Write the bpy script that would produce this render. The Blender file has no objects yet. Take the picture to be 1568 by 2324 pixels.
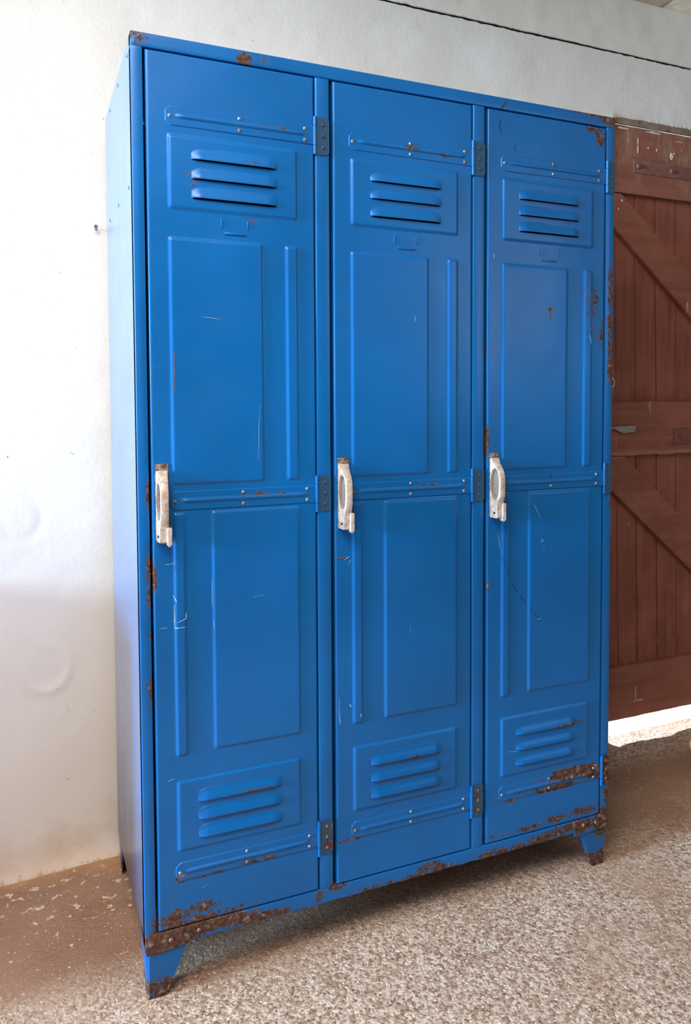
import bpy, bmesh, math, random
import numpy as np
from mathutils import Vector, Matrix

random.seed(7)
S = bpy.context.scene
COL = S.collection

# ------------------------------------------------------------------ camera
cam = bpy.data.cameras.new('camera'); cam_o = bpy.data.objects.new('camera', cam); COL.objects.link(cam_o)
right = Vector((0.90694959, -0.42123689, -0.00138768))
up = Vector((0.02072077, 0.04132234, 0.99893099))
back = -Vector((0.42072924, 0.9060088, -0.04620563))
M = Matrix((right, up, back)).transposed().to_4x4()
M.translation = Vector((-0.18055811, -1.54288778, 1.14182928))
cam_o.matrix_world = M
cam.sensor_fit = 'AUTO'; cam.sensor_width = 36.0
cam.lens = 1834.748 * 36 / 2324
cam.shift_x = -0.055875; cam.shift_y = -0.07428
cam.clip_start = 0.02; cam.clip_end = 200
S.camera = cam_o

# ------------------------------------------------------------------ world, light, exposure
S.view_settings.view_transform = 'Standard'
S.view_settings.look = 'None'
S.view_settings.gamma = 1.0
S.view_settings.use_curve_mapping = False
S.view_settings.exposure = 0.0
w = bpy.data.worlds.new('world'); S.world = w; w.use_nodes = True
wn = w.node_tree.nodes; wl = w.node_tree.links
wn['Background'].inputs[0].default_value = (0.80, 0.88, 1.0, 1)
wn['Background'].inputs[1].default_value = 0.8

def area(name, loc, direction, sx, sy, power, color):
    l = bpy.data.lights.new(name, 'AREA'); l.shape = 'RECTANGLE'; l.size = sx; l.size_y = sy
    l.energy = power; l.color = color
    o = bpy.data.objects.new(name, l); COL.objects.link(o); o.location = loc
    o.rotation_euler = Vector(direction).to_track_quat('-Z', 'Y').to_euler()
    return o
# daylight through the wide open barn doorway on the left
area('doorway_daylight', (-9.0, -0.80, 2.30), (1, 0.09, -0.13), 1.9, 1.6, 1880, (0.54, 0.79, 1.0))
# added fill light above and left of the camera, no known source
area('overhead_fill', (-.62, -1.36, 2.56), (.14, .26, -1), 1.3, 1.2, 72, (1.0, 0.86, 0.74))
# added pale panel light on the far side: door sheen and fill
area('far_fill', (2.75, -3.55, 1.95), (-.35, 1, -.1), 1.9, 1.6, 46, (0.95, 0.96, 1.0))
sun = bpy.data.lights.new('sun', 'SUN'); sun.energy = 15; sun.angle = 0.01; sun.color = (.93, 0.97, 1.0)
sun_o = bpy.data.objects.new('sun', sun); COL.objects.link(sun_o); sun_o.location = (2, 5, 6)
sun_o.rotation_euler = Vector((0.10, -0.86, -0.50)).to_track_quat('-Z', 'Y').to_euler()

# ------------------------------------------------------------------ node helpers
class NT:
    def __init__(s, name):
        s.m = bpy.data.materials.new(name); s.m.use_nodes = True
        s.t = s.m.node_tree; s.b = s.t.nodes['Principled BSDF']
        s.co = s.t.nodes.new('ShaderNodeNewGeometry').outputs['Position']
    def n(s, typ, ins=None, **kw):
        nd = s.t.nodes.new(typ)
        for k, v in kw.items(): setattr(nd, k, v)
        for k, v in (ins or {}).items():
            if isinstance(v, bpy.types.NodeSocket): s.t.links.new(v, nd.inputs[k])
            else: nd.inputs[k].default_value = v
        return nd
    def noise(s, scale, detail=3, rough=0.55, vec=None, dist=0.0):
        return s.n('ShaderNodeTexNoise', {'Vector': vec or s.co, 'Scale': scale, 'Detail': detail, 'Roughness': rough, 'Distortion': dist}).outputs[0]
    def vor(s, scale, vec=None, feature='F1', out=0, rnd=1.0):
        return s.n('ShaderNodeTexVoronoi', {'Vector': vec or s.co, 'Scale': scale, 'Randomness': rnd}, feature=feature).outputs[out]
    def math(s, op, a, b=0.0, c=None, clamp=False):
        ins = {0: a, 1: b}
        if c is not None: ins[2] = c
        return s.n('ShaderNodeMath', ins, operation=op, use_clamp=clamp).outputs[0]
    def ramp(s, v, lo, hi, a=0.0, b=1.0):
        return s.n('ShaderNodeMapRange', {0: v, 1: lo, 2: hi, 3: a, 4: b}).outputs[0]
    def mix(s, f, a, b, blend='MIX'):
        nd = s.t.nodes.new('ShaderNodeMix'); nd.data_type = 'RGBA'; nd.blend_type = blend
        for i, v in ((0, f), (6, a), (7, b)):
            if isinstance(v, bpy.types.NodeSocket): s.t.links.new(v, nd.inputs[i])
            else: nd.inputs[i].default_value = v if i == 0 else (*v, 1)
        return nd.outputs[2]
    def scaled(s, x, y, z):
        return s.n('ShaderNodeMapping', {'Vector': s.co, 'Scale': (x, y, z)}).outputs[0]
    def attr(s, name):
        return s.n('ShaderNodeAttribute', attribute_name=name).outputs['Fac']
    def bump(s, h, strength, dist, prev=None):
        ins = {'Height': h, 'Strength': strength, 'Distance': dist}
        if prev is not None: ins['Normal'] = prev
        return s.n('ShaderNodeBump', ins).outputs[0]
    def set(s, k, v):
        if isinstance(v, bpy.types.NodeSocket): s.t.links.new(v, s.b.inputs[k])
        else: s.b.inputs[k].default_value = (*v, 1) if isinstance(v, tuple) and len(v) == 3 else v

def rgb(r, g, b):
    f = lambda c: (c / 255 / 12.92) if c / 255 <= 0.04045 else ((c / 255 + 0.055) / 1.055) ** 2.4
    return (f(r), f(g), f(b))

def paint(name, base, extra_rust=0.0, rough=0.34, spec=.5, low_shade=False):
    t = NT(name)
    n1 = t.noise(2.2, 3); n2 = t.noise(11, 3)
    c = t.mix(t.ramp(n1, .35, .65), tuple(x * .86 for x in base), tuple(x * 1.12 for x in base))
    c = t.mix(t.ramp(n2, .5, .8, 0, .25), c, tuple(0.75 * x + 0.02 for x in base))
    # chalky speckles where the paint is thin
    sp = t.noise(260, 2, .5)
    c = t.mix(t.ramp(sp, .70, .78, 0, .5), c, (.10, .22, .36))
    a = t.attr('rust')
    if extra_rust: a = t.math('ADD', a, extra_rust)
    nz = t.noise(95, 6, .72); nb = t.noise(22, 4, .6)
    m = t.math('ADD', a, t.math('ADD', t.math('MULTIPLY', t.math('SUBTRACT', nz, .5), 1.5), t.math('MULTIPLY', t.math('SUBTRACT', nb, .5), 1.1)))
    mask = t.ramp(m, .60, .68)
    halo = t.ramp(m, .42, .62, 0, .55)
    pale = t.ramp(t.noise(75, 5, .7), .55, .64, 0, .85)
    rc = t.mix(t.ramp(t.noise(140, 4), .35, .65), rgb(62, 42, 36), rgb(106, 75, 62))
    rc = t.mix(pale, rc, rgb(138, 128, 130))
    c = t.mix(halo, c, (.045, .085, .15))
    c = t.mix(mask, c, rc)
    if low_shade:  # shade low on the side panel, painted in as a brown fade
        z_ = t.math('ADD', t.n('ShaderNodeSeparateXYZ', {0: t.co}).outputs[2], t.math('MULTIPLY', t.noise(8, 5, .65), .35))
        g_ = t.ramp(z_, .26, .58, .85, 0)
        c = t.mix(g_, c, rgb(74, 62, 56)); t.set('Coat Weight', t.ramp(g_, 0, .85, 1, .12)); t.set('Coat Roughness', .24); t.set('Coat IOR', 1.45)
    t.set('Base Color', c)
    t.set('Roughness', t.mix(mask, t.mix(t.noise(5, 3), (rough - .07,) * 3, (rough + .10,) * 3), (.8, .8, .8)))
    t.set('Specular IOR Level', t.ramp(mask, 0, 1, spec, .15))
    b = t.bump(t.noise(330, 2, .5), .10, .0006)
    b = t.bump(t.noise(9, 2), .22, .004, b)
    b = t.bump(t.math('MULTIPLY', mask, t.math('ADD', nz, .5)), .5, .0012, b)
    t.set('Normal', b)
    return t.m

BLUE = (0.0010, 0.118, 0.400)
M_BLUE = paint('blue_paint', BLUE, rough=.28, spec=.38)
M_HINGE = paint('worn_hinge_paint', (0.014, 0.075, 0.165), .12, .42)
M_SIDE = paint('side_blue_paint', (0.012, 0.16, 0.45), 0.0, .30, low_shade=True)

def simple(name, col, rough=.5, metal=0.0, var=.15, scale=30, bump=.1, bd=.001):
    t = NT(name)
    c = t.mix(t.ramp(t.noise(scale, 4), .3, .7), tuple(x * (1 - var) for x in col), tuple(min(1, x * (1 + var)) for x in col))
    t.set('Base Color', c); t.set('Roughness', rough); t.set('Metallic', metal)
    t.set('Normal', t.bump(t.noise(scale * 6, 3), bump, bd))
    return t.m
M_SCREW = simple('screw_zinc', (.42, .45, .50), .35, .75, .3, 300)
M_SCREW_R = simple('screw_rusty', rgb(150, 120, 105), .6, .3, .4, 300)
M_DARK = simple('inside_dark', (.012, .02, .035), .8)
M_SLOT = simple('screw_slot', (.03, .03, .035), .6)
M_PALE = simple('scratch_pale', rgb(150, 185, 215), .7)
M_DSCR = simple('scratch_dark', (.012, .03, .05), .7)
M_RSCR = simple('scratch_rust', rgb(118, 84, 70), .8, 0, .4, 80)

def handle_mat():
    t = NT('cast_alloy')
    g = t.ramp(t.noise(70, 5, .65), .42, .62)
    c = t.mix(g, rgb(205, 196, 190), rgb(172, 150, 136))
    c = t.mix(t.ramp(t.noise(160, 5, .7), .58, .72), c, rgb(120, 94, 76))
    t.set('Base Color', c); t.set('Metallic', .1); t.set('Roughness', .5)
    t.set('Normal', t.bump(t.noise(420, 3), .25, .0006))
    return t.m
M_ALLOY = handle_mat()
M_POCK = simple('shaded_grimy_alloy', rgb(122, 106, 98), .7, 0, .25, 200, .3)  # pocket alloy toned down for shade as well as grime
def rust_plate_mat():
    t = NT('rusted_plate')
    c = t.mix(t.ramp(t.noise(120, 4, .7), .45, .55), rgb(92, 58, 48), rgb(138, 122, 116))
    t.set('Base Color', c); t.set('Roughness', .8); t.set('Normal', t.bump(t.noise(300, 4), .4, .0008))
    return t.m
M_RUST = rust_plate_mat()

def wall_mat(name, tint, dirt=True):
    t = NT(name)
    c = t.mix(t.ramp(t.noise(2.5, 4), .35, .7), tint, tuple(x * .95 for x in tint))
    c = t.mix(t.ramp(t.noise(34, 6, .7), .68, .74, 0, .75), c, rgb(178, 140, 108))
    c = t.mix(t.ramp(t.noise(75, 3, .6), .735, .76, 0, .8), c, rgb(130, 88, 60))
    if dirt:
        z = t.n('ShaderNodeSeparateXYZ', {0: t.co}).outputs[2]
        f = t.math('ADD', z, t.math('MULTIPLY', t.math('SUBTRACT', t.noise(9, 5, .65), .5), .35))
        c = t.mix(t.ramp(f, -.03, .12, .6, 0), c, rgb(206, 172, 138))
        c = t.mix(t.ramp(f, .1, .9, .16, 0), c, rgb(222, 198, 176))
        f2 = t.math('ADD', z, t.math('MULTIPLY', t.math('SUBTRACT', t.noise(38, 5, .7), .5), .10))
        c = t.mix(t.ramp(f2, -.006, .003, .5, 0), c, rgb(150, 118, 92))
    t.set('Base Color', c); t.set('Roughness', .88); t.set('Specular IOR Level', .25)
    b = t.bump(t.noise(260, 3, .55), .40, .0007)
    b = t.bump(t.noise(80, 4, .6), .34, .0016, b)
    b = t.bump(t.ramp(t.noise(16, 5, .62, dist=.5), .45, .62), .08, .0012, b)
    b = t.bump(t.ramp(t.noise(150, 3, .5), .66, .74), .3, .001, b)
    t.set('Normal', b)
    return t.m
M_WALL = wall_mat('white_plaster', (.83, .82, .80))
M_BEAM = wall_mat('painted_beam', (.86, .84, .80), False)

def floor_mat():
    t = NT('rough_concrete')
    big = t.noise(3.2, 4, .6)
    c = t.mix(t.ramp(big, .35, .65), rgb(156, 122, 100), rgb(186, 154, 132))
    # exposed aggregate
    v = t.vor(125); vc = t.vor(125, out=1)
    st = t.mix(t.n('ShaderNodeSeparateColor', {0: vc}).outputs[0], rgb(158, 126, 104), rgb(240, 222, 206))
    agg = t.math('MULTIPLY', t.ramp(t.noise(2.1, 3), .36, .52, .35, 1), t.math('MAXIMUM', t.ramp(t.math('ADD', t.n('ShaderNodeSeparateXYZ', {0: t.co}).outputs[1], t.math('MULTIPLY', t.noise(5, 3), .3)), .12, .34, 1, 0), t.math('MULTIPLY', t.ramp(t.n('ShaderNodeSeparateXYZ', {0: t.co}).outputs[1], .36, .46), t.ramp(t.n('ShaderNodeSeparateXYZ', {0: t.co}).outputs[0], 1.2, 1.45))))
    fine = t.noise(330, 3, .7)
    c = t.mix(t.math('MULTIPLY', agg, .8), c, st)
    pit = t.math('MULTIPLY', t.ramp(t.noise(140, 3, .65), .56, .63, 0, .75), t.ramp(agg, 0, 1, .25, 1))
    c = t.mix(pit, c, rgb(112, 76, 54))  # brown painted in as shadow in the pits
    c = t.mix(t.ramp(fine, .60, .74, 0, .6), c, rgb(112, 82, 60))
    c = t.mix(t.ramp(t.math('ADD', t.noise(170, 2, .6), t.math('MULTIPLY', agg, .05)), .66, .70), c, rgb(246, 234, 222))
    # limewash drips on the floor close to the wall
    xyz = t.n('ShaderNodeSeparateXYZ', {0: t.co})
    near = t.math('MULTIPLY', t.ramp(xyz.outputs[1], .12, .36), t.ramp(xyz.outputs[0], .35, .0))
    sp = t.math('ADD', t.noise(36, 3, .6), t.math('MULTIPLY', near, .10))
    c = t.mix(t.math('MULTIPLY', t.ramp(near, .0, .3), t.ramp(sp, .72, .735)), c, rgb(236, 216, 194))
    dv = t.vor(46); dc = t.n('ShaderNodeSeparateColor', {0: t.vor(46, out=1)}).outputs[1]
    dsz = t.math('ADD', dv, t.math('MULTIPLY', t.noise(160, 3), .22))
    dot = t.math('MULTIPLY', t.math('LESS_THAN', dsz, t.ramp(dc, .55, 1, .10, .34)), t.ramp(near, .0, .25))
    c = t.mix(dot, c, rgb(232, 216, 198))
    wl_ = t.math('ADD', xyz.outputs[1], t.math('MULTIPLY', t.noise(14, 5, .6), .12))
    c = t.mix(t.math('MULTIPLY', t.ramp(wl_, .535, .60, 0, .85), t.ramp(xyz.outputs[0], 1.2, .9)), c, rgb(196, 154, 112))
    t.set('Base Color', c); t.set('Roughness', .82); t.set('Specular IOR Level', .3)
    h = t.math('MULTIPLY', t.ramp(v, 0, .6, 1, 0), agg)
    b = t.bump(t.noise(420, 3, .6), .5, .0012)
    b = t.bump(h, .6, .0035, b)
    b = t.bump(t.noise(78, 5, .70), .95, .009, b)
    t.set('Normal', b)
    return t.m
M_FLOOR = floor_mat()

def wood_mat(name, c1, c2, vertical=True):
    t = NT(name)
    vec = t.scaled(30, 30, 2.2) if vertical else t.scaled(2.2, 30, 30)
    c = t.mix(t.ramp(t.noise(1.6, 5, .6, vec=vec), .3, .7), c1, c2)
    c = t.mix(t.ramp(t.noise(7, 4), .42, .75, 0, .5), c, tuple(x * 1.35 + .015 for x in c2))
    xyz = t.n('ShaderNodeSeparateXYZ', {0: t.co}).outputs[2]
    wornz = t.math('ADD', xyz, t.math('MULTIPLY', t.noise(9, 4), .3))
    worn = t.math('MULTIPLY', t.ramp(wornz, 2.00, 2.09), t.ramp(t.noise(20, 5, .7, vec=t.scaled(1, 1, .35)), .45, .62, 0, .7))
    c = t.mix(worn, c, rgb(165, 132, 112))
    drip = t.math('MULTIPLY', t.ramp(t.noise(30, 3, .6, vec=t.scaled(1, 1, .3)), .685, .72), t.ramp(xyz, .9, 2.0, .35, 1))
    c = t.mix(drip, c, rgb(200, 180, 172))
    c = t.mix(t.ramp(t.noise(170, 2, .5), .73, .76), c, rgb(190, 160, 148))
    wob = t.math('ADD', xyz, t.math('MULTIPLY', t.math('SUBTRACT', t.noise(14, 4), .5), .02))
    if not vertical: c = t.mix(t.math('MULTIPLY', t.ramp(wob, .945, .952), t.ramp(wob, .963, .967, .75, 0)), c, rgb(160, 118, 96))
    t.set('Base Color', c); t.set('Roughness', .68); t.set('Specular IOR Level', .3)
    b = t.bump(t.noise(2.5, 5, .6, vec=vec), .25, .002)
    b = t.bump(t.noise(130, 3), .3, .0012, b)
    t.set('Normal', b)
    return t.m
M_WOOD = wood_mat('brown_door_paint', rgb(122, 70, 58), rgb(148, 92, 78))
M_WOODH = wood_mat('brown_rail_paint', rgb(126, 76, 62), rgb(150, 97, 83), False)
M_IRON = simple('painted_iron', rgb(118, 74, 64), .65, .0, .25, 60, .3)
M_STEEL = simple('grey_steel', rgb(150, 150, 148), .4, .6, .2, 60, .2)
M_WHITE = simple('white_ring', rgb(232, 230, 225), .5)
M_CEIL = simple('ceiling_board', rgb(228, 212, 192), .8, 0, .2, 14, .4, .003)
M_MORTAR = simple('mortar', rgb(128, 104, 88), .9, 0, .35, 50, .6, .004)
M_OUT = simple('outdoor_gravel', rgb(215, 205, 190), .9, 0, .15, 40, .5, .01)
M_WICK = simple('basket_cane', rgb(168, 106, 70), .6, 0, .3, 90, .5, .002)
M_WICKR = simple('basket_rim', rgb(244, 216, 160), .5, 0, .15, 60, .3, .001)

# ------------------------------------------------------------------ object helpers
def link(name, me, mat, parent=None, kind=None):
    o = bpy.data.objects.new(name, me); COL.objects.link(o)
    if mat is not None:
        for mm in (mat if isinstance(mat, (list, tuple)) else [mat]): me.materials.append(mm)
    if parent is not None: o.parent = parent
    if kind: o['kind'] = kind
    return o

def frombm(name, bm, mat, parent=None, kind=None, smooth=True):
    bmesh.ops.recalc_face_normals(bm, faces=bm.faces[:])
    me = bpy.data.meshes.new(name); bm.to_mesh(me); bm.free()
    if smooth:
        me.shade_smooth()
        try: me.set_sharp_from_angle(angle=math.radians(38))
        except Exception: pass
    return link(name, me, mat, parent, kind)

def box(bm, x0, x1, y0, y1, z0, z1, bev=0.0, seg=2):
    r = bmesh.ops.create_cube(bm, size=1.0)
    vs = r['verts']
    for v in vs:
        v.co = Vector(((x0 + x1) / 2 + v.co.x * (x1 - x0), (y0 + y1) / 2 + v.co.y * (y1 - y0), (z0 + z1) / 2 + v.co.z * (z1 - z0)))
    if bev:
        es = list({e for v in vs for e in v.link_edges})
        bmesh.ops.bevel(bm, geom=es, offset=bev, segments=seg, profile=.5, affect='EDGES')
    return vs

def cyl(bm, p0, p1, r, r2=None, seg=16):
    p0 = Vector(p0); p1 = Vector(p1); d = p1 - p0
    mtx = Matrix.Translation((p0 + p1) / 2) @ d.to_track_quat('Z', 'Y').to_matrix().to_4x4()
    bmesh.ops.create_cone(bm, cap_ends=True, segments=seg, radius1=r, radius2=r if r2 is None else r2, depth=d.length, matrix=mtx)

def prism(bm, pts, y0, y1):
    """polygon pts (x,z) extruded from y0 to y1"""
    a = [bm.verts.new((x, y0, z)) for x, z in pts]; b = [bm.verts.new((x, y1, z)) for x, z in pts]
    bm.faces.new(a); bm.faces.new(b[::-1])
    n = len(pts)
    for i in range(n): bm.faces.new((a[i], a[(i + 1) % n], b[(i + 1) % n], b[i]))

W, D, H = 1.0872, 0.50, 1.80
SPOTS = [  # x, z, rx, rz, strength : where the paint has rusted through
    (.03, .112, .06, .018, 1.0), (.085, .125, .075, .018, .95), (.16, .120, .05, .014, .85), (.235, .108, .05, .010, .85),
    (.06, .150, .05, .018, .75), (.105, .160, .04, .014, .7), (.13, .142, .10, .007, .62), (.25, .118, .04, .008, .6), (.345, .118, .010, .014, .8),
    (.38, .128, .02, .012, .75), (.47, .106, .07, .006, .66), (.60, .115, .03, .014, .7), (.56, .104, .10, .006, .72), (.66, .104, .05, .005, .6),
    (.80, .108, .12, .009, .78), (.90, .112, .06, .012, .8), (1.00, .118, .06, .014, .82), (1.07, .115, .025, .035, .95), (1.08, .17, .012, .04, .7),
    (.94, .150, .05, .008, .72), (1.02, .152, .05, .010, .75), (.86, .145, .05, .006, .65), (.775, .145, .04, .004, .6),
    (.98, .252, .085, .014, .85), (.93, .226, .07, .007, .9), (1.04, .245, .03, .020, .8), (.80, .220, .04, .006, .68), (.86, .236, .05, .004, .62),
    (.075, .225, .02, .012, .62), (.13, .222, .06, .005, .62), (.42, .222, .05, .005, .62), (.21, .228, .05, .006, .6),
    (.012, 1.79, .02, .02, .62), (.205, 1.785, .016, .012, .88), (.245, 1.787, .012, .006, .72), (1.075, 1.79, .03, .014, .75), (1.045, 1.745, .012, .018, .75), (1.03, 1.765, .035, .008, .6),
    (1.02, 1.797, .07, .004, .75), (.97, 1.798, .02, .003, .7),
    (.016, .80, .006, .05, .72), (.020, .835, .006, .02, .85), (.027, .81, .005, .022, .85), (.017, .70, .005, .012, .8), (.017, .60, .005, .03, .78), (.018, .97, .006, .035, .75), (.008, .60, .003, .012, .7),
    (1.078, 1.37, .008, .09, .78), (1.080, 1.22, .008, .09, .7), (1.083, 1.05, .006, .05, .5), (1.084, .90, .005, .03, .7), (1.035, 1.38, .012, .03, .60), (1.052, 1.30, .008, .04, .58),
    (.907, 1.345, .008, .005, .68), (.905, 1.33, .003, .010, .7), (.40, 1.40, .01, .01, .3), (.10, 1.545, .02, .02, .50), (.215, 1.480, .04, .012, .50),
    (.245, .957, .05, .004, .62), (.60, .957, .03, .003, .62), (.13, 1.655, .01, .004, .55), (.26, 1.665, .04, .003, .55), (.555, 1.662, .015, .005, .78), (.64, 1.655, .02, .004, .62),
    (.21, .3745, .035, .004, .62), (.56, .3735, .02, .003, .6), (.96, .374, .05, .004, .66), (1.0, .304, .03, .004, .6), (.22, 1.5905, .03, .003, .5),
    (.04, .20, .015, .02, .5), (.385, .80, .004, .006, .5), (.742, 1.25, .003, .02, .5), (.7435, .72, .003, .02, .6), (.742, 1.05, .004, .03, .75), (.383, .815, .02, .003, .6),
]
SP = np.array(SPOTS)
def rust_attr(o, mul=1.0, add=0.0, legs=False):
    me = o.data; n = len(me.vertices); co = np.zeros(n * 3, np.float32); me.vertices.foreach_get('co', co)
    co = co.reshape(-1, 3)
    x = co[:, 0] + o.matrix_basis.translation.x; z = co[:, 2]
    if o.parent is not None: x = x + o.parent.location.x; 
    v = np.zeros(n, np.float32)
    for sx, sz, rx, rz, s in SP:
        d = ((x - sx) / rx) ** 2 + ((z - sz) / rz) ** 2
        v = np.maximum(v, s * np.exp(-0.5 * np.clip(d - .3, 0, None)))
    if legs: v = np.maximum(v, np.clip(1.0 - (z - .02) / .05, .25, 1))
    a = me.attributes.new('rust', 'FLOAT', 'POINT'); a.data.foreach_set('value', (v * mul + add).astype(np.float32))

def subdiv(bm, step=.01):
    """cut long boxes so the rust attribute has vertices to sit on"""
    for ax in (0, 2):
        xs = [v.co[ax] for v in bm.verts]; lo, hi = min(xs), max(xs)
        k = int((hi - lo) / step)
        for i in range(1, k):
            p = [0, 0, 0]; p[ax] = lo + (hi - lo) * i / k; nrm = [0, 0, 0]; nrm[ax] = 1
            bmesh.ops.bisect_plane(bm, geom=bm.verts[:] + bm.edges[:] + bm.faces[:], plane_co=p, plane_no=nrm)

def tag(o, label, cat, group=None):
    o['label'] = label; o['category'] = cat
    if group: o['group'] = group
    return o

# ------------------------------------------------------------------ value noise in numpy
def vnoise(x, y, seed):
    r = np.random.RandomState(seed); T = r.rand(64, 64)
    xi = np.floor(x).astype(int); yi = np.floor(y).astype(int); fx = x - xi; fy = y - yi
    fx = fx * fx * (3 - 2 * fx); fy = fy * fy * (3 - 2 * fy)
    g = lambda a, b: T[a % 64, b % 64]
    return (g(xi, yi) * (1 - fx) + g(xi + 1, yi) * fx) * (1 - fy) + (g(xi, yi + 1) * (1 - fx) + g(xi + 1, yi + 1) * fx) * fy - .5

def grid_mesh(name, us, vs, fn, hole=None):
    U, V = np.meshgrid(us, vs); P = fn(U, V).reshape(-1, 3)
    nu, nv = len(us), len(vs)
    i = np.arange((nu - 1) * (nv - 1)); r = i // (nu - 1); c = i % (nu - 1); a = r * nu + c
    F = np.stack([a, a + 1, a + nu + 1, a + nu], 1)
    if hole is not None:
        cu = (us[c] + us[c + 1]) / 2; cv = (vs[r] + vs[r + 1]) / 2
        F = F[~hole(cu, cv)]
    me = bpy.data.meshes.new(name)
    me.vertices.add(len(P)); me.vertices.foreach_set('co', P.astype(np.float32).ravel())
    me.loops.add(F.size); me.loops.foreach_set('vertex_index', F.astype(np.int32).ravel())
    me.polygons.add(len(F)); me.polygons.foreach_set('loop_start', np.arange(0, F.size, 4, dtype=np.int32))
    me.polygons.foreach_set('loop_total', np.full(len(F), 4, np.int32)) if False else None
    me.update(calc_edges=True); me.validate(); me.shade_smooth()
    return me

# ------------------------------------------------------------------ room
YW = 0.57
def wall_fn(U, V):
    y = YW + .004 * vnoise(U * 2.2 + 5, V * 2.2, 1) * 2 + .0015 * vnoise(U * 7, V * 7, 2) * 2 + .0004 * vnoise(U * 24, V * 24, 3) * 2
    y = y - .028 * np.exp(-((U + .35) / .25) ** 2) * np.exp(-(V / .25) ** 2)
    y = y - .022 * np.exp(-np.clip(V, 0, 9) / .022) * (U < 1.4)      # cove at the foot of the wall
    # plaster blisters
    for bx, bz, r, h in ((-.15, .49, .05, .0028), (-.2, .86, .045, -.0012), (-.10, .35, .03, .001)):
        d = np.hypot((U - bx), (V - bz) * .9) / r
        y = y - h * np.exp(-((d - 1) / .25) ** 2) * (.6 + .4 * np.sin(np.arctan2(V - bz, U - bx) + 2.2))
    edge = np.clip((V - 2.20) / .045, 0, 1)
    y = y * (1 - edge) + YW * edge
    return np.stack([U, y, V], -1)
def ragged(u, amp, s): return amp * 2 * (.35 * vnoise(u * 9, u * 0 + s, 8) + .35 * vnoise(u * 37, u * 0 + s, 9) + .5 * vnoise(u * 110, u * 0 + s, 10) * (.3 + np.abs(vnoise(u * 5, u * 0 + s, 11)) * 2.5))
us = np.concatenate([np.linspace(-2.0, -.4, 30), np.linspace(-.395, 1.547, 660)])
me = grid_mesh('wall_back', us, np.linspace(-.06, 2.247, 420), lambda U, V: wall_fn(U, V + (V > 2.2) * ragged(U, .0022, 1)))
link('wall_back', me, M_WALL, kind='structure')
# plaster above the door opening, down to a crumbled edge
def lint(U, V):
    V2 = V + np.clip(1 - (V - 2.045) / .03, 0, 1) * ragged(U, .0035, 3) + np.clip(1 - (2.247 - V) / .03, 0, 1) * ragged(U, .0022, 1)
    P = wall_fn(U, V2)
    P[..., 2] = V + (V2 - V) * np.clip((U - 1.547) / .02, 0, 1)
    P[..., 1] += .012 * np.exp(-(V - 2.045) / .006) * np.clip((U - 1.549) / .02, 0, 1)
    return P
me = grid_mesh('wall_back_lintel', np.linspace(1.547, 2.6, 400), np.linspace(2.045, 2.247, 60), lint)
wb2 = link('wall_back', me, M_WALL, kind='structure')
bm = bmesh.new(); box(bm, 1.42, 1.50, .572, .72, -.05, 2.045); box(bm, 2.40, 2.60, .572, .72, -.05, 2.045); box(bm, 2.6, 3.2, YW, .72, -.05, 2.247)
frombm('wall_right_reveal', bm, M_WALL, kind='structure', smooth=False).name = 'wall_back_reveal'
# body of the wall behind the plaster skin
bm = bmesh.new(); box(bm, -2.0, 1.45, .60, .85, -.06, 2.6); box(bm, 1.45, 3.2, .586, .64, 2.056, 2.6)
frombm('wall_back_core', bm, M_MORTAR, kind='structure', smooth=False)
bm = bmesh.new(); box(bm, 1.50, 2.40, .574, .583, 2.0315, 2.060, .002)
for v in bm.verts: v.co.z += random.uniform(-.001, .001)
frombm('trim_2', bm, M_MORTAR, kind='structure')
# beam above the crack
def beam_fn(U, V):
    y = YW - .002 + .004 * vnoise(U * 3, V * 5, 21) + .0015 * vnoise(U * 20, V * 20, 22)
    V2 = V + np.clip(1 - (V - 2.253) / .02, 0, 1) * ragged(U, .0016, 5)
    y = y + .004 * np.exp(-(V - 2.253) / .0012)
    return np.stack([U, y, V2], -1)
link('trim_1', grid_mesh('trim_1', np.linspace(-2, 3.2, 1400), np.concatenate([np.linspace(2.253, 2.26, 8), np.linspace(2.27, 2.43, 20)]), beam_fn), M_BEAM, kind='structure')
bm = bmesh.new(); box(bm, -2, 3.2, .578, .60, 2.235, 2.265)
frombm('trim_3', bm, simple('crack_dark', (.05, .03, .02), .9), kind='structure')

# ceiling boards
bm = bmesh.new(); y = .60
while y > -3.6:
    if -1.95 < y - .08 < -.55:  # boards left out here for the added overhead fill light
        box(bm, -2.1, -1.32, y - .155, y - .004, 2.425, 2.45, .003); box(bm, .08, 1.735, y - .155, y - .004, 2.425, 2.45, .003)
    else: box(bm, -2.1, 1.735, y - .155, y - .004, 2.425, 2.45, .003)
    box(bm, 1.741, 3.2, y - .150, y, 2.425, 2.45, .003); y -= .158
for b in ((-2.1, 3.2, -.60, .6), (-2.1, 3.2, -3.6, -1.90), (-2.1, -1.32, -1.90, -.60), (.08, 3.2, -1.90, -.60)): box(bm, *b, 2.452, 2.50)
frombm('ceiling', bm, M_CEIL, kind='structure')

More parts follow.
